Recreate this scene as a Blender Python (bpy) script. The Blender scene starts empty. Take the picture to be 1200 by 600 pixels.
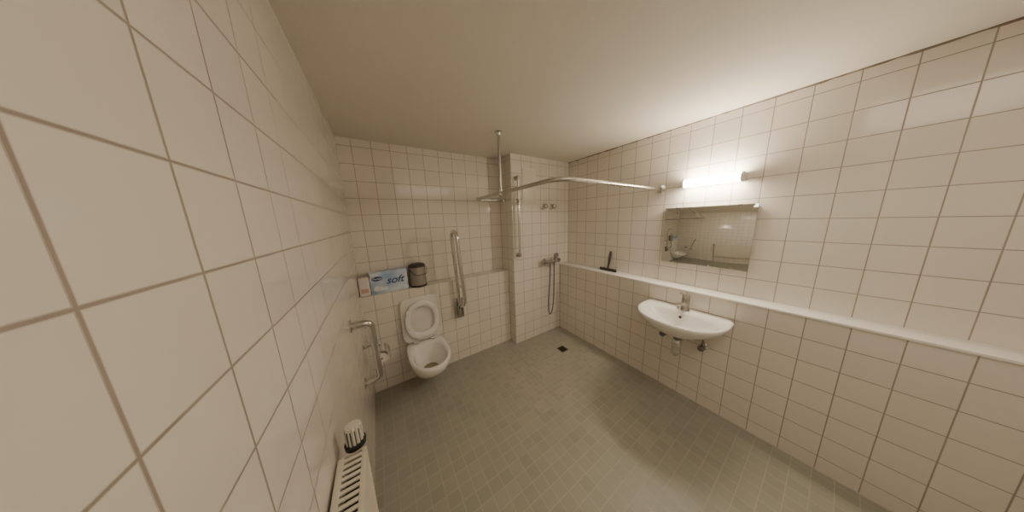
import bpy, bmesh, math, random
from mathutils import Vector, Matrix
random.seed(4)
PI = math.pi
COL = bpy.context.collection
# ---------------- room measures (metres) ----------------
W, H = 2.5745, 2.4147          # right wall, ceiling
D1, D2, D3 = 0.145, 0.2835, 0.1656   # toilet boxing depth, shower pier depth, right boxing depth
C1, HL = 1.605, 1.0            # pier left face, ledge height
YF = -3.25                     # wall behind the photographer

# ---------------- helpers ----------------
def finish(bm, name, m, parent=None, sharp=38, smooth=True):
    bmesh.ops.remove_doubles(bm, verts=bm.verts, dist=1e-6)
    bmesh.ops.recalc_face_normals(bm, faces=bm.faces)
    for f in bm.faces: f.smooth = smooth
    for e in bm.edges:
        if len(e.link_faces) == 2 and e.calc_face_angle(0) > math.radians(sharp): e.smooth = False
    me = bpy.data.meshes.new(name); bm.to_mesh(me); bm.free()
    me.materials.append(m)
    o = bpy.data.objects.new(name, me); COL.objects.link(o)
    if parent: o.parent = parent
    return o
def thing(name, label, cat, loc=(0,0,0), rz=0, group=None):
    o = bpy.data.objects.new(name, None); COL.objects.link(o)
    o.empty_display_size = .05
    o.location = loc; o.rotation_euler = (0,0,rz); o['label'] = label; o['category'] = cat
    if group: o['group'] = group
    return o
def merge(bm, t, mi=0):
    mp = {}
    for v in t.verts: mp[v] = bm.verts.new(v.co)
    for f in t.faces:
        try: bm.faces.new([mp[v] for v in f.verts])
        except ValueError: pass
    t.free()
def box(bm, a, b, bev=0, seg=2):
    x0,y0,z0 = [min(p,q) for p,q in zip(a,b)]; x1,y1,z1 = [max(p,q) for p,q in zip(a,b)]
    t = bmesh.new()
    bmesh.ops.create_cube(t, size=1)
    for v in t.verts:
        v.co = Vector(((x0+x1)/2+v.co.x*(x1-x0),(y0+y1)/2+v.co.y*(y1-y0),(z0+z1)/2+v.co.z*(z1-z0)))
    if bev: bmesh.ops.bevel(t, geom=list(t.edges), offset=bev, segments=seg, profile=.5, affect='EDGES')
    merge(bm, t)
def loft(bm, rings, cap0=True, cap1=True, closed=True):
    vr = [[bm.verts.new(p) for p in r] for r in rings]
    n = len(vr[0])
    for a, b in zip(vr, vr[1:]):
        for i in range(n if closed else n-1):
            j = (i+1) % n
            bm.faces.new((a[i], a[j], b[j], b[i]))
    if cap0: bm.faces.new(vr[0][::-1])
    if cap1: bm.faces.new(vr[-1])
def fillet(pts, rad, n=8):
    pts = [Vector(p) for p in pts]; out = [pts[0]]
    for i in range(1, len(pts)-1):
        a, b, c = pts[i-1], pts[i], pts[i+1]
        u = (a-b).normalized(); v = (c-b).normalized()
        r = min(rad, (a-b).length*.49, (c-b).length*.49)
        p, q = b+u*r, b+v*r
        for k in range(n+1):
            t = k/n; out.append(p*(1-t)**2 + b*2*t*(1-t) + q*t*t)
    out.append(pts[-1]); return out
def tube(bm, pts, r, seg=14):
    pts = [Vector(p) for p in pts]; rings = []; N = None
    for i, p in enumerate(pts):
        t = (pts[min(i+1,len(pts)-1)] - pts[max(i-1,0)]).normalized()
        if N is None:
            N = t.cross(Vector((0,0,1)))
            if N.length < .1: N = t.cross(Vector((1,0,0)))
            N.normalize()
        else:
            N = (N - t*N.dot(t)).normalized()
        B = t.cross(N); rr = r[i] if isinstance(r, list) else r
        rings.append([p + (N*math.cos(2*PI*k/seg)+B*math.sin(2*PI*k/seg))*rr for k in range(seg)])
    loft(bm, rings)
def lathe(bm, prof, o=(0,0,0), axis=(0,0,1), seg=32):
    """profile of (radius, height) revolved about axis through o"""
    ax = Vector(axis).normalized(); q = Vector((0,0,1)).rotation_difference(ax); o = Vector(o)
    rings = []
    for r, h in prof:
        r = max(r, 1e-4)
        rings.append([o + q @ Vector((r*math.cos(2*PI*k/seg), r*math.sin(2*PI*k/seg), h)) for k in range(seg)])
    loft(bm, rings)
def B(): return bmesh.new()
def sp(c, e): return math.copysign(abs(c)**e, c)
def dring(yb, yf, w, z, cf=.5, nf=2.1, nb=4.5, n=48):
    """D outline: back at yb, front at yf (smaller), half width w"""
    yc = yb + (yf-yb)*cf; out = []
    for k in range(n):
        a = 2*PI*k/n; c, s = math.cos(a), math.sin(a)
        e = 2/(nf if s < 0 else nb)
        y = yc + (sp(s, e)*(yc-yf) if s < 0 else sp(s, e)*(yb-yc))
        out.append(Vector((w*sp(c, e), y, z)))
    return out

# ---------------- materials ----------------
def newmat(name):
    m = bpy.data.materials.new(name); m.use_nodes = True
    nt = m.node_tree; return m, nt, nt.nodes['Principled BSDF']
def mat(name, col, rough=.5, metal=0, noise=0, nscale=8, bump=0, bscale=60, coat=0):
    m, nt, b = newmat(name)
    b.inputs['Roughness'].default_value = rough; b.inputs['Metallic'].default_value = metal
    if coat: b.inputs['Coat Weight'].default_value = coat
    tc = nt.nodes.new('ShaderNodeTexCoord')
    nz = nt.nodes.new('ShaderNodeTexNoise'); nz.inputs['Scale'].default_value = nscale
    nt.links.new(tc.outputs['Object'], nz.inputs['Vector'])
    mx = nt.nodes.new('ShaderNodeMix'); mx.data_type = 'RGBA'
    k = noise
    mx.inputs['A'].default_value = (*[c*(1-k) for c in col], 1); mx.inputs['B'].default_value = (*[min(1,c*(1+k)) for c in col], 1)
    nt.links.new(nz.outputs['Fac'], mx.inputs['Factor']); nt.links.new(mx.outputs['Result'], b.inputs['Base Color'])
    if bump:
        n2 = nt.nodes.new('ShaderNodeTexNoise'); n2.inputs['Scale'].default_value = bscale; n2.inputs['Detail'].default_value = 4
        nt.links.new(tc.outputs['Object'], n2.inputs['Vector'])
        bp = nt.nodes.new('ShaderNodeBump'); bp.inputs['Strength'].default_value = bump; bp.inputs['Distance'].default_value = .006
        nt.links.new(n2.outputs['Fac'], bp.inputs['Height']); nt.links.new(bp.outputs['Normal'], b.inputs['Normal'])
    return m
def tilemat(name, size, off, grout_w, col, gcol, rough, var=.04, dirt=0.0, bump=.25):
    m, nt, b = newmat(name); L = nt.links.new; N = nt.nodes.new
    def math_(op, a, c=None, d=None):
        n = N('ShaderNodeMath'); n.operation = op
        for i, x in enumerate((a, c, d)):
            if x is None: continue
            if isinstance(x, (int, float)): n.inputs[i].default_value = x
            else: L(x, n.inputs[i])
        return n.outputs[0]
    tc = N('ShaderNodeTexCoord'); sx = N('ShaderNodeSeparateXYZ'); L(tc.outputs['Object'], sx.inputs[0])
    ge = N('ShaderNodeNewGeometry'); sn = N('ShaderNodeSeparateXYZ'); L(ge.outputs['True Normal'], sn.inputs[0])
    lines = []; ids = []
    for i in range(3):
        p = math_('DIVIDE', math_('SUBTRACT', sx.outputs[i], off[i]), size)
        mask = math_('LESS_THAN', math_('ABSOLUTE', sn.outputs[i]), .5)
        d = math_('ABSOLUTE', math_('SUBTRACT', math_('FRACT', p), .5))
        mr = N('ShaderNodeMapRange'); g = grout_w/size/2
        L(d, mr.inputs['Value']); mr.inputs['From Min'].default_value = .5-g*1.5; mr.inputs['From Max'].default_value = .5-g*.6
        lines.append(math_('MULTIPLY', mr.outputs[0], mask)); ids.append(math_('MULTIPLY', math_('FLOOR', p), mask))
    line = math_('MAXIMUM', math_('MAXIMUM', lines[0], lines[1]), lines[2])
    cx = N('ShaderNodeCombineXYZ')
    for i in range(3): L(ids[i], cx.inputs[i])
    wn = N('ShaderNodeTexWhiteNoise'); L(cx.outputs[0], wn.inputs['Vector'])
    nz = N('ShaderNodeTexNoise'); nz.inputs['Scale'].default_value = 2.2; nz.inputs['Detail'].default_value = 5; L(tc.outputs['Object'], nz.inputs['Vector'])
    v = math_('ADD', math_('MULTIPLY', math_('SUBTRACT', wn.outputs['Value'], .5), var*2), math_('MULTIPLY', math_('SUBTRACT', nz.outputs['Fac'], .5), dirt*2))
    v = math_('ADD', v, 1.0)
    hs = N('ShaderNodeHueSaturation'); hs.inputs['Color'].default_value = (*col, 1); L(v, hs.inputs['Value'])
    mx = N('ShaderNodeMix'); mx.data_type = 'RGBA'; L(line, mx.inputs['Factor']); L(hs.outputs[0], mx.inputs['A'])
    gm = N('ShaderNodeMix'); gm.data_type = 'RGBA'; L(nz.outputs['Fac'], gm.inputs['Factor'])
    gm.inputs['A'].default_value = (*[c*.8 for c in gcol], 1); gm.inputs['B'].default_value = (*[c*1.2 for c in gcol], 1)
    L(gm.outputs['Result'], mx.inputs['B']); L(mx.outputs['Result'], b.inputs['Base Color'])
    rr = math_('ADD', math_('MULTIPLY', line, .4), rough); L(rr, b.inputs['Roughness'])
    bp = N('ShaderNodeBump'); bp.inputs['Strength'].default_value = bump; bp.inputs['Distance'].default_value = .003; bp.invert = True
    L(line, bp.inputs['Height']); L(bp.outputs['Normal'], b.inputs['Normal'])
    return m
TILE = tilemat('wall_tile', .15, (.105, -.0, .10), .0042, (.80,.75,.685), (.375,.315,.27), .12, .02, .04)
FTILE = tilemat('floor_tile', .08, (.0488, .0165, 0), .0040, (.350,.343,.285), (.455,.43,.355), .42, .05, .10, .12)
SHOWERF = tilemat('shower_floor_tile', .05, (.0088, -.0035, 0), .0036, (.365,.355,.298), (.47,.435,.365), .42, .07, .12, .12)
PLASTER = mat('ceiling_plaster', (.76,.72,.64), .9, noise=.02, nscale=3, bump=.10, bscale=70)
LEDGE = mat('ledge_white', (.88,.86,.81), .18, noise=.02)
CHROME = mat('chrome', (.66,.65,.63), .15, 1, noise=.04, nscale=20)
RAILM = mat('brushed_rail', (.56,.54,.51), .27, 1, noise=.08, nscale=30)
STEEL = mat('brushed_steel', (.48,.46,.44), .26, 1, noise=.10, nscale=30)
DSTEEL = mat('dark_hose_metal', (.24,.23,.22), .33, 1, noise=.10, nscale=30)
CERAM = mat('sanitary_ceramic', (.90,.885,.85), .07, noise=.01, coat=.4)
PLAST = mat('white_seat_plastic', (.88,.86,.82), .2, noise=.01)
VALVEP = mat('valve_head_plastic', (.70,.67,.60), .35, noise=.03)
LIDP = mat('lid_plastic', (.80,.78,.73), .25, noise=.01)
BLACK = mat('black_rubber', (.015,.015,.016), .4, noise=.1)
DGREY = mat('dark_grey_plastic', (.045,.042,.04), .4, noise=.1)
GREYP = mat('grey_bin_metal', (.33,.30,.27), .5, .15, noise=.08)
CREAM = mat('cream_enamel', (.74,.69,.59), .3, noise=.02)
SLOT = mat('radiator_inner_shade', (.03,.025,.02), .8, noise=.2)
PANELM = mat('cream_panel_paint', (.78,.73,.64), .35, noise=.02)
CARTON = mat('white_carton', (.82,.75,.72), .5, noise=.05)
PINK = mat('pink_print', (.62,.42,.36), .5, noise=.05)
WATER = mat('toilet_water', (.34,.28,.19), .05, noise=.2)
NAVY = mat('navy_print', (.015,.04,.20), .4, noise=.03)
WHITEP = mat('white_print', (.85,.86,.88), .4, noise=.01)
SILIC = mat('silicone', (.55,.50,.44), .5, noise=.15, nscale=12)
DJOINT = mat('dark_joint', (.20,.16,.12), .8, noise=.5, nscale=14)
def mirror_mat():
    m, nt, b = newmat('mirror_glass')
    b.inputs['Metallic'].default_value = 1; b.inputs['Roughness'].default_value = .02
    nz = nt.nodes.new('ShaderNodeTexNoise'); nz.inputs['Scale'].default_value = 3
    mx = nt.nodes.new('ShaderNodeMix'); mx.data_type = 'RGBA'
    mx.inputs['A'].default_value = (.80,.82,.79,1); mx.inputs['B'].default_value = (.84,.86,.83,1)
    nt.links.new(nz.outputs['Fac'], mx.inputs['Factor']); nt.links.new(mx.outputs['Result'], b.inputs['Base Color'])
    return m
MIRROR = mirror_mat()
def emit(name, col, s):
    m, nt, b = newmat(name)
    b.inputs['Base Color'].default_value = (.9,.9,.85,1)
    b.inputs['Emission Color'].default_value = (*col, 1); b.inputs['Emission Strength'].default_value = s
    return m
GLOW = emit('lamp_diffuser', (1.0,.855,.655), 122)
def packmat():
    m, nt, b = newmat('tissue_pack_film'); L = nt.links.new; N = nt.nodes.new
    tc = N('ShaderNodeTexCoord'); mp = N('ShaderNodeMapping'); L(tc.outputs['Object'], mp.inputs[0]); mp.inputs['Scale'].default_value = (5,5,8)
    nz = N('ShaderNodeTexNoise'); nz.inputs['Scale'].default_value = 1; nz.inputs['Detail'].default_value = 2; L(mp.outputs[0], nz.inputs['Vector'])
    cr = N('ShaderNodeValToRGB'); L(nz.outputs['Fac'], cr.inputs[0])
    e = cr.color_ramp.elements; e[0].position = .34; e[0].color = (.36,.52,.76,1); e[1].position = .62; e[1].color = (.76,.82,.92,1)
    L(cr.outputs[0], b.inputs['Base Color']); b.inputs['Roughness'].default_value = .25
    n2 = N('ShaderNodeTexNoise'); n2.inputs['Scale'].default_value = 28; n2.inputs['Detail'].default_value = 3; L(tc.outputs['Object'], n2.inputs['Vector'])
    bp = N('ShaderNodeBump'); bp.inputs['Strength'].default_value = .6; bp.inputs['Distance'].default_value = .006
    L(n2.outputs['Fac'], bp.inputs['Height']); L(bp.outputs['Normal'], b.inputs['Normal'])
    return m
PACK = packmat()

# ---------------- setting ----------------
def struct(name, boxes, m):
    bm = B()
    for a, b in boxes: box(bm, a, b)
    o = finish(bm, name, m, smooth=False); o['kind'] = 'structure'; return o
T = .12
struct('floor', [((-T,YF-T,-.12),(W+T,T,0))], FTILE)
struct('trim_5', [((1.2088,-1.2535,-.01),(W-D3,-D1,.001))], SHOWERF)
struct('ceiling', [((-T,YF-T,H),(W+T,T,H+.12))], PLASTER)
struct('wall_left', [((-T,YF,0),(0,0,H))], TILE)
struct('wall_right', [((W,YF,0),(W+T,0,H))], TILE)
struct('wall_back', [((-T,0,0),(W+T,T,H))], TILE)
struct('wall_front', [((-T,YF-T,0),(W+T,YF,H))], TILE)
struct('wall_shower', [((C1,-D2,0),(W,0,H))], TILE)
struct('wall_toilet', [((0,-D1,0),(C1,0,HL))], TILE)
struct('wall_basin', [((W-D3,YF,0),(W,-D2,HL-.012))], TILE)
bm = B(); box(bm, (W-D3-.008,YF,HL-.012), (W,-D2,HL+.004), .003)
o = finish(bm, 'trim_1', LEDGE); o['kind'] = 'structure'
def bead(name, pts, r, m=SILIC):
    bm = B(); n = []
    for a, b in zip(pts, pts[1:]):
        a, b = Vector(a), Vector(b); k = max(2, int((b-a).length/.03))
        for i in range(k): n.append(a.lerp(b, i/k))
    n.append(Vector(pts[-1]))
    tube(bm, n, [r*random.uniform(.5,1.3) for _ in n], 8)
    o = finish(bm, name, m); o['kind'] = 'structure'
bead('trim_2', [(W,YF,H),(W,-D2,H)], .008, DJOINT)
bead('trim_3', [(.0,-D1,0),(C1,-D1,0)], .006)
bead('trim_4', [(W-D3,-D2,0),(W-D3,YF,0)], .006)

# ---------------- toilet ----------------
TX = .495
t = thing('wall_hung_toilet', 'white wall-hung toilet with raised lid and seat below the tissue packs', 'toilet', (TX,-D1,0))
bm = B()
rings = [dring(0,-.20,.085,.10), dring(0,-.27,.110,.12), dring(0,-.36,.140,.18), dring(0,-.46,.162,.26), dring(0,-.53,.174,.32),
         dring(0,-.565,.182,.37), dring(0,-.578,.187,.405), dring(0,-.576,.186,.420), dring(-.005,-.568,.180,.427),
         dring(-.135,-.548,.152,.427,.48,2.2,2.6), dring(-.142,-.540,.146,.418,.48,2.2,2.6), dring(-.145,-.535,.143,.392,.48,2.1,2.6),
         dring(-.160,-.505,.125,.33,.48,2.1,2.4), dring(-.19,-.45,.095,.27,.48,2,2.2), dring(-.22,-.40,.065,.225,.48,2,2), dring(-.25,-.37,.04,.21,.5,2,2)]
loft(bm, rings); finish(bm, 'bowl', CERAM, t, 60)
bm = B(); loft(bm, [dring(-.205,-.42,.077,.240,.48,2,2.1), dring(-.205,-.42,.077,.243,.48,2,2.1)]); finish(bm, 'water', WATER, t)
def flip(o, y, z, phi):
    o.data.transform(Matrix.Translation((0,y,z)) @ Matrix.Rotation(phi, 4, 'X'))
PHI = math.radians(-95)
HY, HZ = -.085, .445
bm = B()
lk = dict(cf=.5, nf=6.5, nb=7)
loft(bm, [dring(.005,-.455,.191,.024,**lk), dring(.005,-.463,.196,.030,**lk), dring(.005,-.463,.196,.038,**lk), dring(-.001,-.456,.190,.044,**lk), dring(-.05,-.40,.13,.047,**lk)])
o = finish(bm, 'lid', LIDP, t, 50); flip(o, HY, HZ, PHI)
bm = B()
prof = [(0,0,.004),(.006,.006,0),(.028,.022,-.003),(.054,.044,.001),(.060,.050,.010),(.054,.044,.020),(.006,.006,.022),(0,0,.014)]
rr = []
for a, c, z in prof: rr.append(dring(-.022-a*1.1,-.425+a,.164-c,z,.5,2.15,2.5))
rr.append(rr[0]); loft(bm, rr, False, False)
o = finish(bm, 'seat', PLAST, t, 60); flip(o, HY, HZ, math.radians(-91.5))
for sx in (-1, 1):
    bm = B(); tube(bm, [(sx*.085-.024,HY,HZ-.002),(sx*.085+.024,HY,HZ-.002)], .012); lathe(bm, [(.017,0),(.017,.006),(.011,.008),(.011,.02)], (sx*.085,HY,.427))
    finish(bm, 'hinge', CHROME, t)
for sx in (-1, 1):
    for yy in (-.13, -.33):
        bm = B(); box(bm, (sx*.138-.008,yy-.014,-.008),(sx*.138+.008,yy+.014,.003),.003); o = finish(bm, 'buffer', PLAST, t); flip(o, HY, HZ, math.radians(-91.5))

# ---------------- folded-up support rail ----------------
t = thing('folding_grab_rail', 'chrome hinged grab rail folded upright beside the toilet', 'grab rail', (.905,-D1,.66))
bm = B(); box(bm, (-.055,-.012,-.12),(.055,0,.12),.005); finish(bm, 'wall_plate', STEEL, t)
for zz in (-.09, .09):
    for xx in (-.035, .035):
        bm = B(); lathe(bm, [(.008,0),(.008,.003),(.005,.006),(0,.006)], (xx,-.012,zz), (0,-1,0), 12); finish(bm, 'screw', CHROME, t)
bm = B(); box(bm, (-.028,-.085,-.07),(-.022,-.012,.05),.002); box(bm, (.022,-.085,-.07),(.028,-.012,.05),.002)
tube(bm, [(-.032,-.06,-.02),(.032,-.06,-.02)], .012); finish(bm, 'pivot_bracket', STEEL, t)
bm = B(); tube(bm, fillet([(0,-.06,-.045),(-.035,-.06,.90),(-.035,-.235,.90),(0,-.235,.12),(0,-.07,.03)], .087, 10), .0185, 16); finish(bm, 'rail', CHROME, t)
bm = B(); tube(bm, [(-.012,-.06,.30),(-.008,-.235,.30)], .010); finish(bm, 'cross_bar', CHROME, t)

# ---------------- grab bar on the left wall ----------------
# local frame: x runs towards the back wall, -y out of the left wall
t = thing('wall_grab_bar', 'bent chrome grab bar on the left wall in front of the toilet', 'grab bar', (0,-.90,1.05), PI/2)
bm = B(); tube(bm, fillet([(0,-.004,0),(0,-.105,0),(.16,-.10,-.50),(.17,-.01,-.52)], .06, 10), .0215, 16); finish(bm, 'bar', CHROME, t)
bm = B(); lathe(bm, [(.040,0),(.040,.005),(.034,.010),(.022,.012)], (0,0,0), (0,-1,0)); finish(bm, 'flange', CHROME, t)
bm = B(); lathe(bm, [(.040,0),(.040,.005),(.034,.010),(.022,.012)], (.17,0,-.52), (0,-1,0)); finish(bm, 'flange', CHROME, t)
t = thing('toilet_roll_holder', 'chrome toilet roll holder with a flap beneath the bent bar', 'roll holder', (0,-.52,.70), PI/2)
bm = B(); lathe(bm, [(.026,0),(.026,.006),(.012,.010),(.010,.03)], (0,0,0), (0,-1,0)); finish(bm, 'flange', CHROME, t)
bm = B(); tube(bm, fillet([(0,-.01,0),(0,-.12,0),(0,-.12,-.07),(-.13,-.12,-.07)], .015), .007, 10); finish(bm, 'arm', CHROME, t)
bm = B(); r = []
for k in range(9):
    a = math.radians(-20+k*16); r.append([(0.005,-.12-.058*math.sin(a),-.07+.058*math.cos(a)),(-.125,-.12-.058*math.sin(a),-.07+.058*math.cos(a)),(-.125,-.12-.060*math.sin(a),-.07+.060*math.cos(a)),(.005,-.12-.060*math.sin(a),-.07+.060*math.cos(a))])
loft(bm, r); finish(bm, 'flap', CHROME, t)
bm = B(); lathe(bm, [(.0185,0),(.04,0),(.04,.10),(.0185,.10),(.0185,0)], (-.115,-.12,-.07), (1,0,0)); finish(bm, 'paper_roll', CARTON, t)

# ---------------- things on the toilet ledge ----------------
t = thing('white_carton', 'small pale carton in the ledge corner by the left wall', 'carton', (.048,-.075,HL))
bm = B(); box(bm, (-.043,-.055,0),(.040,.055,.17),.004); finish(bm, 'box_body', CARTON, t)
bm = B(); box(bm, (-.030,-.0565,.03),(.028,-.054,.07),.0005); finish(bm, 'printed_band', PINK, t)
bm = B(); box(bm, (-.041,-.053,.17),(.038,.0,.173),.001); finish(bm, 'flap', CARTON, t)

def text(name, s, size, m, parent, loc, shear=0, ext=.0006, off=.012):
    c = bpy.data.curves.new(name, 'FONT'); c.body = s; c.size = size; c.shear = shear; c.extrude = ext; c.offset = size*off; c.align_x = 'CENTER'; c.align_y = 'CENTER'
    o = bpy.data.objects.new(name+'_tmp', c); COL.objects.link(o)
    bpy.context.view_layer.update()
    dg = bpy.context.evaluated_depsgraph_get()
    me = bpy.data.meshes.new_from_object(o.evaluated_get(dg)); bpy.data.objects.remove(o)
    me.transform(Matrix.Rotation(PI/2, 4, 'X')); me.materials.clear(); me.materials.append(m)
    q = bpy.data.objects.new(name, me); COL.objects.link(q); q.parent = parent; q.location = loc; return q
t = thing('toilet_paper_pack', 'blue and white plastic wrapped pack of soft toilet paper on the tiled ledge', 'toilet paper pack', (.25,-.080,HL), math.radians(2))
bm = B(); x0,x1,y0,y1,z0,z1 = -.158,.158,-.055,.055,0,.215
n = bmesh.new(); bmesh.ops.create_cube(n, size=1)
for v in n.verts: v.co = Vector((v.co.x*(x1-x0), v.co.y*(y1-y0), (v.co.z+.5)*(z1-z0)))
bmesh.ops.subdivide_edges(n, edges=list(n.edges), cuts=11, use_grid_fill=True)
for v in n.verts:
    fx = abs(v.co.x)/x1; fz = abs(v.co.z/z1-.5)*2
    edge = max(0, fx-.82)/.18
    v.co.y *= 1 - .20*edge**2 - .16*(max(0,fz-.8)/.2)**2
    v.co.z = v.co.z - (.010*(math.sin(v.co.x*39.5)**2) if v.co.z > z1*.95 else 0)
    v.co.x += random.uniform(-.0018,.0018) + (.004*math.sin(v.co.z*80)*edge); v.co.y += .0010*math.sin(v.co.x*90+v.co.z*60)
merge(bm, n); finish(bm, 'pack_wrap', PACK, t, 60)
yy = -.0575
bm = B(); lathe(bm, [(.001,0),(.043,0),(.043,.0015),(.001,.0015)], (0,0,0), (0,-1,0))
for v in bm.verts: v.co.z *= .48; v.co += Vector((-.100,yy,.150))
lg = finish(bm, 'logo_oval', NAVY, t)
text('logo_lettering', 'Floralys', .023, WHITEP, lg, (-.100,yy-.0022,.150), .15)
text('soft_lettering', 'soft', .100, NAVY, t, (.045,yy-.001,.118), .35, off=.006)
for k in range(3):
    bm = B(); lathe(bm, [(.001,0),(.026-.004*k,0),(.026-.004*k,.001),(.001,.001)], (-.11+.035*k,yy,.055-.006*k), (0,-1,0), 20)
    finish(bm, 'cloud_print', WHITEP, t)

t = thing('pedal_bin', 'small grey pedal bin with black lid on the ledge above the toilet', 'bin', (.515,-.088,HL), math.radians(15))
bm = B(); lathe(bm, [(.078,.012),(.0785,.02),(.0785,.205),(.076,.21)], seg=40); finish(bm, 'bin_body', GREYP, t)
bm = B(); lathe(bm, [(.080,0),(.081,.014),(.079,.018)], seg=40); finish(bm, 'base_ring', BLACK, t)
bm = B(); lathe(bm, [(.081,.207),(.082,.214),(.080,.222),(.070,.234),(.045,.243),(.001,.246)], seg=40); finish(bm, 'bin_lid', DGREY, t)
bm = B(); tube(bm, fillet([(-.080,0,.19),(-.088,-.02,.19),(-.06,-.085,.13),(.06,-.085,.13),(.088,-.02,.19),(.080,0,.19)], .03), .003, 8); finish(bm, 'carry_handle', BLACK, t)
bm = B(); box(bm, (-.018,-.102,.004),(.018,-.07,.010),.002); finish(bm, 'pedal', BLACK, t)
bm = B(); box(bm, (-.022,.07,.195),(.022,.088,.235),.004); finish(bm, 'lid_hinge', BLACK, t)

# ---------------- shower curtain rail ----------------
zr, yr, xb, ye = 1.9007, -1.4632, 1.201, -.10
t = thing('shower_curtain_rail', 'chrome bent shower curtain rail spanning from the right wall', 'curtain rail', (W,yr,zr))
def loc(p): return Vector(p)-Vector((W,yr,zr))
bm = B(); tube(bm, fillet([loc((W-.004,yr,zr)),loc((xb-.01,yr-.01,zr)),loc((xb,ye,zr)),loc((C1-.004,ye,zr))], .13, 14), .0150, 16); finish(bm, 'rail', RAILM, t)
bm = B(); lathe(bm, [(.038,0),(.038,.006),(.030,.014),(.020,.022),(.018,.035)], (0,0,0), (-1,0,0)); finish(bm, 'wall_flange', CHROME, t)
bm = B(); lathe(bm, [(.030,0),(.030,.006),(.022,.012),(.018,.024)], loc((C1,ye,zr)), (-1,0,0)); finish(bm, 'wall_flange', CHROME, t)
bm = B(); tube(bm, [loc((xb-.005,-.736,zr+.01)),loc((xb-.005,-.736,H-.004))], .0130, 16); finish(bm, 'ceiling_rod', RAILM, t)
bm = B(); lathe(bm, [(.036,0),(.036,.006),(.022,.014),(.016,.03)], loc((xb-.005,-.736,H)), (0,0,-1)); finish(bm, 'ceiling_flange', CHROME, t)
bm = B(); lathe(bm, [(.018,-.022),(.021,-.02),(.021,.03),(.016,.034)], loc((xb-.005,-.736,zr)), (0,0,1)); finish(bm, 'tee_joint', CHROME, t)

# ---------------- shower fittings on the pier ----------------
t = thing('access_panel', 'plain cream rectangular cover high on the shower pier', 'panel', (1.865,-D2,2.05))
bm = B(); box(bm, (-.10,-.012,-.215),(.10,0,.215),.004); finish(bm, 'cover', PANELM, t)
bm = B(); box(bm, (-.108,-.006,-.223),(.108,0,.223),.002); finish(bm, 'frame', LEDGE, t)
t = thing('shower_slide_bar', 'vertical chrome shower bar near the pier corner', 'shower bar', (1.665,-D2,1.20))
bm = B(); tube(bm, [(0,-.055,0),(0,-.055,.96)], .0145, 16); finish(bm, 'bar', CHROME, t)
for z in (.02, .94):
    bm = B(); lathe(bm, [(.026,0),(.026,.006),(.016,.010),(.014,.05)], (0,0,z), (0,-1,0)); lathe(bm, [(.021,-.022),(.021,.022)], (0,-.055,z)); finish(bm, 'bracket', STEEL, t)
bm = B(); lathe(bm, [(.022,-.03),(.026,-.025),(.026,.025),(.022,.03)], (0,-.055,.66)); tube(bm, [(0,-.055,.66),(-.045,-.10,.675)], [.016,.020]); finish(bm, 'slider', STEEL, t)
vals = [(2.09,'chrome stop valve over the mixer, the one nearer the cream cover'), (2.235,'chrome stop valve over the mixer, the one nearer the room corner')]
for x, lb in vals:
    t = thing('stop_valve', lb, 'valve', (x,-D2,1.816), group='stop valves above the shower mixer')
    bm = B(); lathe(bm, [(.042,0),(.042,.004),(.034,.012),(.020,.016),(.016,.03),(.016,.045)], (0,0,0), (0,-1,0)); finish(bm, 'escutcheon', CHROME, t)
    bm = B(); n = 40; rings = []
    for y, s in ((-.042,.8),(-.046,1),(-.078,.95),(-.086,.7),(-.088,.02)):
        rings.append([Vector(((.030+.003*math.cos(5*2*PI*k/n))*s*math.cos(2*PI*k/n), y, (.030+.003*math.cos(5*2*PI*k/n))*s*math.sin(2*PI*k/n))) for k in range(n)])
    loft(bm, rings); finish(bm, 'knob', STEEL, t, 50)

t = thing('shower_mixer', 'chrome wall mounted shower mixer bar with hanging hose', 'shower mixer', (2.18,-D2,1.075))
for sx in (-1, 1):
    bm = B(); lathe(bm, [(.038,0),(.038,.005),(.030,.016),(.015,.020),(.015,.06)], (sx*.075,0,0), (0,-1,0)); finish(bm, 'escutcheon', CHROME, t)
bm = B(); lathe(bm, [(.018,-.11),(.026,-.105),(.028,-.09),(.028,.09),(.026,.105),(.018,.11)], (0,-.065,0), (1,0,0)); lathe(bm, [(.012,0),(.012,.03),(.009,.034)], (-.02,-.065,-.018), (0,0,-1)); finish(bm, 'mixer_body', CHROME, t)
for sx in (-1, 1):
    bm = B(); lathe(bm, [(.024,0),(.032,.004),(.032,.040),(.026,.047),(.001,.048)], (sx*.112,-.065,0), (sx,0,0)); box(bm, (sx*.135-.005,-.105,-.005),(sx*.135+.005,-.09,.005),.001); finish(bm, 'knob', STEEL, t)
hose = [(-.02,-.066,-.05)]
for k in range(25):
    a = k/24*PI
    hose.append((-.02-.055*math.sin(a)+.035*(1-math.cos(a))-.02*math.sin(2*a), -.07-.02*math.sin(a), -.10-.66*math.sin(a)**.7 if 0 < k < 24 else -.10))
hose += [(.042,-.08,-.04),(.034,-.085,.0)]
pts = []
for a, b in zip(hose, hose[1:]):
    a, b = Vector(a), Vector(b)
    for i in range(4): pts.append(a.lerp(b, i/4))
pts.append(Vector(hose[-1]))
bm = B(); tube(bm, pts, [.0090 if i % 2 else .0080 for i in range(len(pts))], 10); finish(bm, 'hose', DSTEEL, t)
bm = B(); tube(bm, [(.034,-.086,-.05),(.034,-.094,.03),(.030,-.115,.085)], [.010,.014,.015]); lathe(bm, [(.014,0),(.038,.012),(.042,.022),(.040,.028),(.001,.029)], (.030,-.112,.085), (-.1,-.9,-.1)); finish(bm, 'hand_shower', STEEL, t)
bm = B(); box(bm, (.020,-.10,-.012),(.048,-.06,.012),.004); finish(bm, 'holder', CHROME, t)

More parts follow.
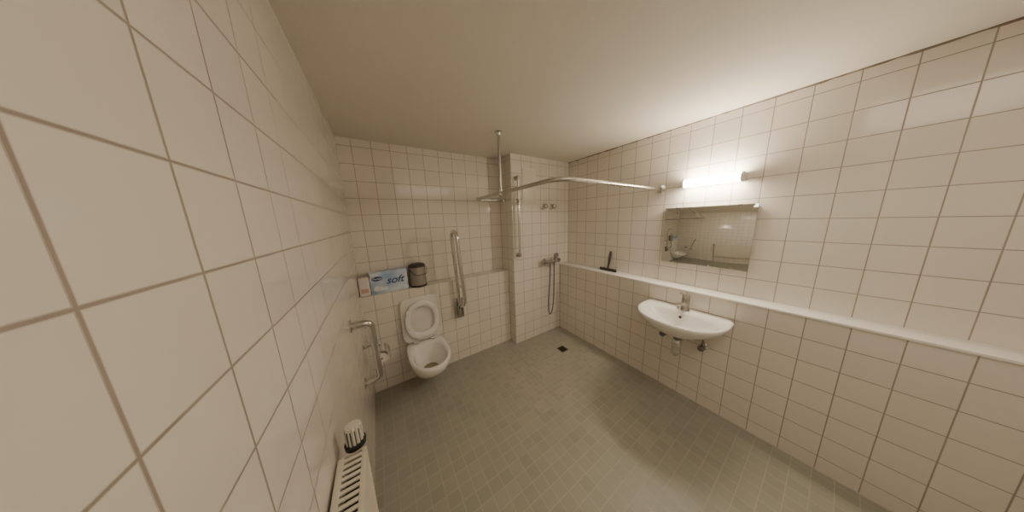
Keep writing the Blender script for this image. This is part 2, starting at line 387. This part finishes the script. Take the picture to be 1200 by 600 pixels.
# ---------------- floor drain ----------------
t = thing('floor_drain', 'small square dark metal drain in the shower floor', 'drain', (2.02,-.725,.001))
bm = B()
for a, b in (((-.055,-.055,0),(.055,-.045,.003)),((-.055,.045,0),(.055,.055,.003)),((-.055,-.045,0),(-.045,.045,.003)),((.045,-.045,0),(.055,.045,.003))): box(bm, a, b)
finish(bm, 'frame', STEEL, t)
bm = B(); box(bm, (-.045,-.045,0),(.045,.045,.0012)); finish(bm, 'sump', BLACK, t)
bm = B()
for k in range(6): box(bm, (-.043,-.038+k*.015-.003,.001),(.043,-.038+k*.015+.003,.0028))
finish(bm, 'grate', DGREY, t)

# ---------------- squeegee ----------------
t = thing('squeegee', 'black hand squeegee standing against the tiles on the white ledge', 'squeegee', (W-.060,-.985,HL+.004), -PI/2)
bm = B(); box(bm, (-.105,-.012,.012),(.105,.010,.034),.005); finish(bm, 'blade_holder', DGREY, t)
bm = B(); box(bm, (-.110,-.004,0),(.110,.002,.016),.001); finish(bm, 'rubber_blade', BLACK, t)
bm = B(); tube(bm, [(0,0,.025),(0,.006,.06),(0,.022,.12),(0,.036,.19),(0,.044,.235)], [.011,.010,.013,.014,.010], 14); finish(bm, 'handle', DGREY, t)

# ---------------- mirror and lamp ----------------
YM = -1.815
t = thing('wall_mirror', 'rectangular frameless mirror above the washbasin', 'mirror', (W,YM,1.46), -PI/2)
bm = B(); box(bm, (-.29,-.022,-.255),(.29,-.017,.255),.0015); finish(bm, 'glass', MIRROR, t)
bm = B(); box(bm, (-.285,-.017,-.25),(.285,0,.25),.001); finish(bm, 'backing', DGREY, t)
for sx in (-1, 1):
    for z in (-.257, .245):
        bm = B(); box(bm, (sx*.2-.012,-.026,z),(sx*.2+.012,0,z+.012),.002); finish(bm, 'clip', CHROME, t)
t = thing('mirror_lamp', 'glowing white tube lamp mounted over the mirror', 'lamp', (W,YM-.02,1.915), -PI/2)
bm = B(); box(bm, (-.185,-.03,-.03),(.185,0,.03),.004); finish(bm, 'base', LEDGE, t)
bm = B(); lathe(bm, [(.030,-.170),(.033,-.165),(.033,.165),(.030,.170)], (0,-.062,0), (1,0,0)); finish(bm, 'diffuser', GLOW, t)
for sx in (-1, 1):
    bm = B(); lathe(bm, [(.035,0),(.035,.012),(.030,.016),(.001,.016)], (sx*.169,-.062,0), (sx,0,0)); finish(bm, 'end_cap', LEDGE, t)

# ---------------- washbasin ----------------
YB = -1.815; ZR = .84
t = thing('washbasin', 'white ceramic washbasin hung on the tiled boxing under the mirror', 'washbasin', (W-D3,YB,ZR), -PI/2)
bm = B()
k_ = dict(cf=.30, nf=2.25, nb=5)
rings = [dring(0,-.25,.09,-.165,**k_), dring(0,-.30,.13,-.156,**k_), dring(0,-.355,.19,-.125,**k_), dring(0,-.41,.250,-.078,**k_), dring(0,-.447,.288,-.034,**k_),
         dring(0,-.458,.300,-.006,**k_), dring(0,-.455,.298,.004,**k_), dring(-.004,-.445,.288,.008,**k_),
         dring(-.125,-.425,.254,.004,.36,2.2,2.6), dring(-.132,-.417,.244,-.008,.36,2.2,2.6), dring(-.145,-.39,.215,-.040,.36,2.2,2.6), dring(-.165,-.345,.165,-.085,.38,2.1,2.4), dring(-.19,-.30,.10,-.115,.42,2,2.2), dring(-.22,-.28,.035,-.125,.5,2,2)]
loft(bm, rings); finish(bm, 'basin_bowl', CERAM, t, 65)
bm = B(); lathe(bm, [(.020,0),(.022,.004),(.015,.006),(.001,.004)], (0,-.25,-.125)); finish(bm, 'plug', CHROME, t)
bm = B(); lathe(bm, [(.011,0),(.011,.002),(.006,.003),(.001,.001)], (0,-.150,-.035), (0,-1,.35), 20); finish(bm, 'overflow', DGREY, t)

t = thing('basin_tap', 'chrome single lever tap on the rim of the washbasin', 'tap', (W-D3-.065,YB,ZR+.006), -PI/2)
t.scale = (1.25,1.25,1.25)
bm = B(); lathe(bm, [(.028,0),(.028,.004),(.024,.010),(.022,.05),(.022,.085),(.019,.09)]); finish(bm, 'body', STEEL, t)
bm = B(); tube(bm, [(0,0,.045),(0,-.05,.058),(0,-.10,.062),(0,-.122,.056)], [.016,.014,.0125,.012]); lathe(bm, [(.011,0),(.011,.016)], (0,-.115,.058), (0,-.1,-1)); finish(bm, 'spout', CHROME, t)
bm = B(); lathe(bm, [(.0225,.088),(.023,.10),(.018,.112),(.001,.115)]); tube(bm, [(0,-.005,.106),(0,-.06,.128),(0,-.10,.142)], [.010,.007,.006]); finish(bm, 'lever', CHROME, t)

t = thing('bottle_trap', 'chrome bottle trap and waste pipe hanging under the washbasin', 'drain trap', (W-D3,YB-.01,.575), -PI/2)
bm = B(); lathe(bm, [(.045,0),(.045,.004),(.036,.012),(.020,.016)], (0,0,.02), (0,-1,0)); finish(bm, 'wall_rosette', CHROME, t)
bm = B(); tube(bm, [(0,-.01,.02),(0,-.19,.02)], .018); tube(bm, [(0,-.20,.02),(0,-.20,.096)], .016); finish(bm, 'pipe', CHROME, t)
bm = B(); lathe(bm, [(.010,-.098),(.016,-.096),(.018,-.082),(.030,-.076),(.033,-.066),(.033,-.052),(.029,-.048),(.029,-.012),(.033,-.008),(.033,.006),(.028,.012),(.028,.035),(.022,.045),(.018,.05)], (0,-.20,0)); finish(bm, 'cup', CHROME, t)
for z in (.05, .078):
    bm = B(); lathe(bm, [(.024,0),(.027,.003),(.027,.015),(.024,.018)], (0,-.20,z), seg=8); finish(bm, 'collar', DSTEEL, t, 20)
for yv, lb in ((YB+.145,'chrome angle valve under the basin on the shower side of the trap'), (YB-.135,'chrome angle valve under the basin on the far right of the trap')):
    t = thing('angle_valve', lb, 'valve', (W-D3,yv,.555), -PI/2, 'angle valves under the basin')
    bm = B(); lathe(bm, [(.032,0),(.032,.004),(.024,.009),(.011,.012)], (0,0,0), (0,-1,0)); finish(bm, 'rosette', CHROME, t)
    bm = B(); lathe(bm, [(.014,0),(.014,.045),(.010,.05)], (0,0,0), (0,-1,0)); tube(bm, [(0,-.035,0),(0,-.035,.035)], .010); finish(bm, 'valve_body', STEEL, t)
    bm = B(); lathe(bm, [(.018,0),(.024,.003),(.024,.026),(.019,.030),(.001,.031)], (0,-.048,0), (0,-1,0), 10); finish(bm, 'knob', DSTEEL, t, 25)
    sg = 1 if yv < YB else -1
    bm = B(); tube(bm, fillet([(0,-.035,.03),(0,-.038,.075),(-sg*.070,-.05,.085),(-sg*.085,-.06,.115)], .025), .0055, 8); finish(bm, 'supply_hose', DSTEEL, t)

# ---------------- radiator ----------------
y0, y1 = -1.62, -2.75      # far end, near end
zt, zb = .88, .30
t = thing('panel_radiator', 'cream panel radiator with slotted top grille on the left wall', 'radiator', (0,y0,zt))
Lr = y1-y0
for side_x, nm in ((.085,'front_panel'), (.030,'rear_panel')):
    bm = B(); ring1 = []; steps = int(abs(Lr)/.0125); prof = []
    for k in range(steps+1):
        yy = Lr*k/steps; ph = (k % 4)
        dx = 0 if ph == 0 else (-.0035 if ph in (1,3) else -.0045)
        prof.append((side_x+dx, yy))
    for (x, yv) in prof: ring1.append([(x,yv,zb-zt+.02),(x,yv,-.02),(x-.010,yv,-.02),(x-.010,yv,zb-zt+.02)])
    loft(bm, ring1); finish(bm, nm, CREAM, t, 60)
bm = B(); box(bm, (.018,Lr+.0,-.58),(.087,Lr-.004,0),.001); finish(bm, 'side_panel', CREAM, t)
bm = B(); box(bm, (.018,.004,-.58),(.087,0,0),.001); finish(bm, 'side_panel', CREAM, t)
bm = B()
box(bm, (.074,0,-.022),(.088,Lr,.002),.002); box(bm, (.008,0,-.022),(.026,Lr,.002),.002)
yy = -.012
while yy > Lr:
    box(bm, (.022,yy,-.004),(.078,yy-.010,.001)); yy -= .020
finish(bm, 'top_grille', CREAM, t)
bm = B(); box(bm, (.030,-.006,-.05),(.072,Lr+.006,-.045)); finish(bm, 'slot_shade_sheet', SLOT, t)  # near-black sheet: shade behind the grille slots put into its colour
v = B(); lathe(v, [(.011,-.05),(.011,.01),(.016,.012),(.016,.03)], (.055,.03,-.02), (0,0,1)); tube(v, [(.055,.03,-.05),(.055,-.002,-.05)], .010); tube(v, fillet([(.055,.03,-.05),(.055,.03,-.56),(.055,.03,-.878)],.02), .008); finish(v, 'valve_pipe', STEEL, t)
n = 48; rings = []
for z, s in ((.012,.80),(.016,1),(.075,.95),(.083,.86),(.084,.05)):
    rings.append([Vector((.055+(.0250+.0018*(1 if k % 4 < 2 else -1))*s*math.cos(2*PI*k/n), .03+(.0250+.0018*(1 if k % 4 < 2 else -1))*s*math.sin(2*PI*k/n), z)) for k in range(n)])
v = B(); loft(v, rings); th = finish(v, 'thermostat_head', VALVEP, t, 25)
v = B(); lathe(v, [(.029,0),(.032,.003),(.032,.017),(.028,.020)], (.055,.03,.0)); finish(v, 'collar', BLACK, th)
for k in range(12):
    a = 2*PI*(k+.5)/12; cx, cy = .055+.0238*math.cos(a), .03+.0238*math.sin(a)
    v = B(); tube(v, [(cx,cy,.020),(cx,cy,.074)], .0016, 6); finish(v, 'groove', DGREY, th)

# ---------------- light ----------------
la = bpy.data.lights.new('ceiling_fill', 'AREA'); la.shape = 'RECTANGLE'; la.size = 1.2; la.size_y = .6; la.energy = 9; la.color = (1,.88,.71)
lo = bpy.data.objects.new('ceiling_fill', la); COL.objects.link(lo); lo.location = (1.25,-2.75,H-.03)
wd = bpy.data.worlds.new('World'); bpy.context.scene.world = wd; wd.use_nodes = True
wd.node_tree.nodes['Background'].inputs[0].default_value = (.9,.85,.75,1); wd.node_tree.nodes['Background'].inputs[1].default_value = .3

# ---------------- camera ----------------
yaw, pitch, roll, f = .5669, .1743, -.0346, 242.63
F = Vector((math.sin(yaw)*math.cos(pitch), math.cos(yaw)*math.cos(pitch), -math.sin(pitch)))
R = Vector((math.cos(yaw), -math.sin(yaw), 0)); U = R.cross(F)
c, s = math.cos(roll), math.sin(roll)
R, U = R*c+U*s, U*c-R*s
cam = bpy.data.cameras.new('camera'); co = bpy.data.objects.new('camera', cam); COL.objects.link(co)
M = Matrix((R, U, -F)).transposed().to_4x4(); M.translation = (.2156,-2.4293,1.66)
co.matrix_world = M
cam.sensor_width = 36; cam.lens = 36*f/1200; cam.clip_start = .01
bpy.context.scene.camera = co
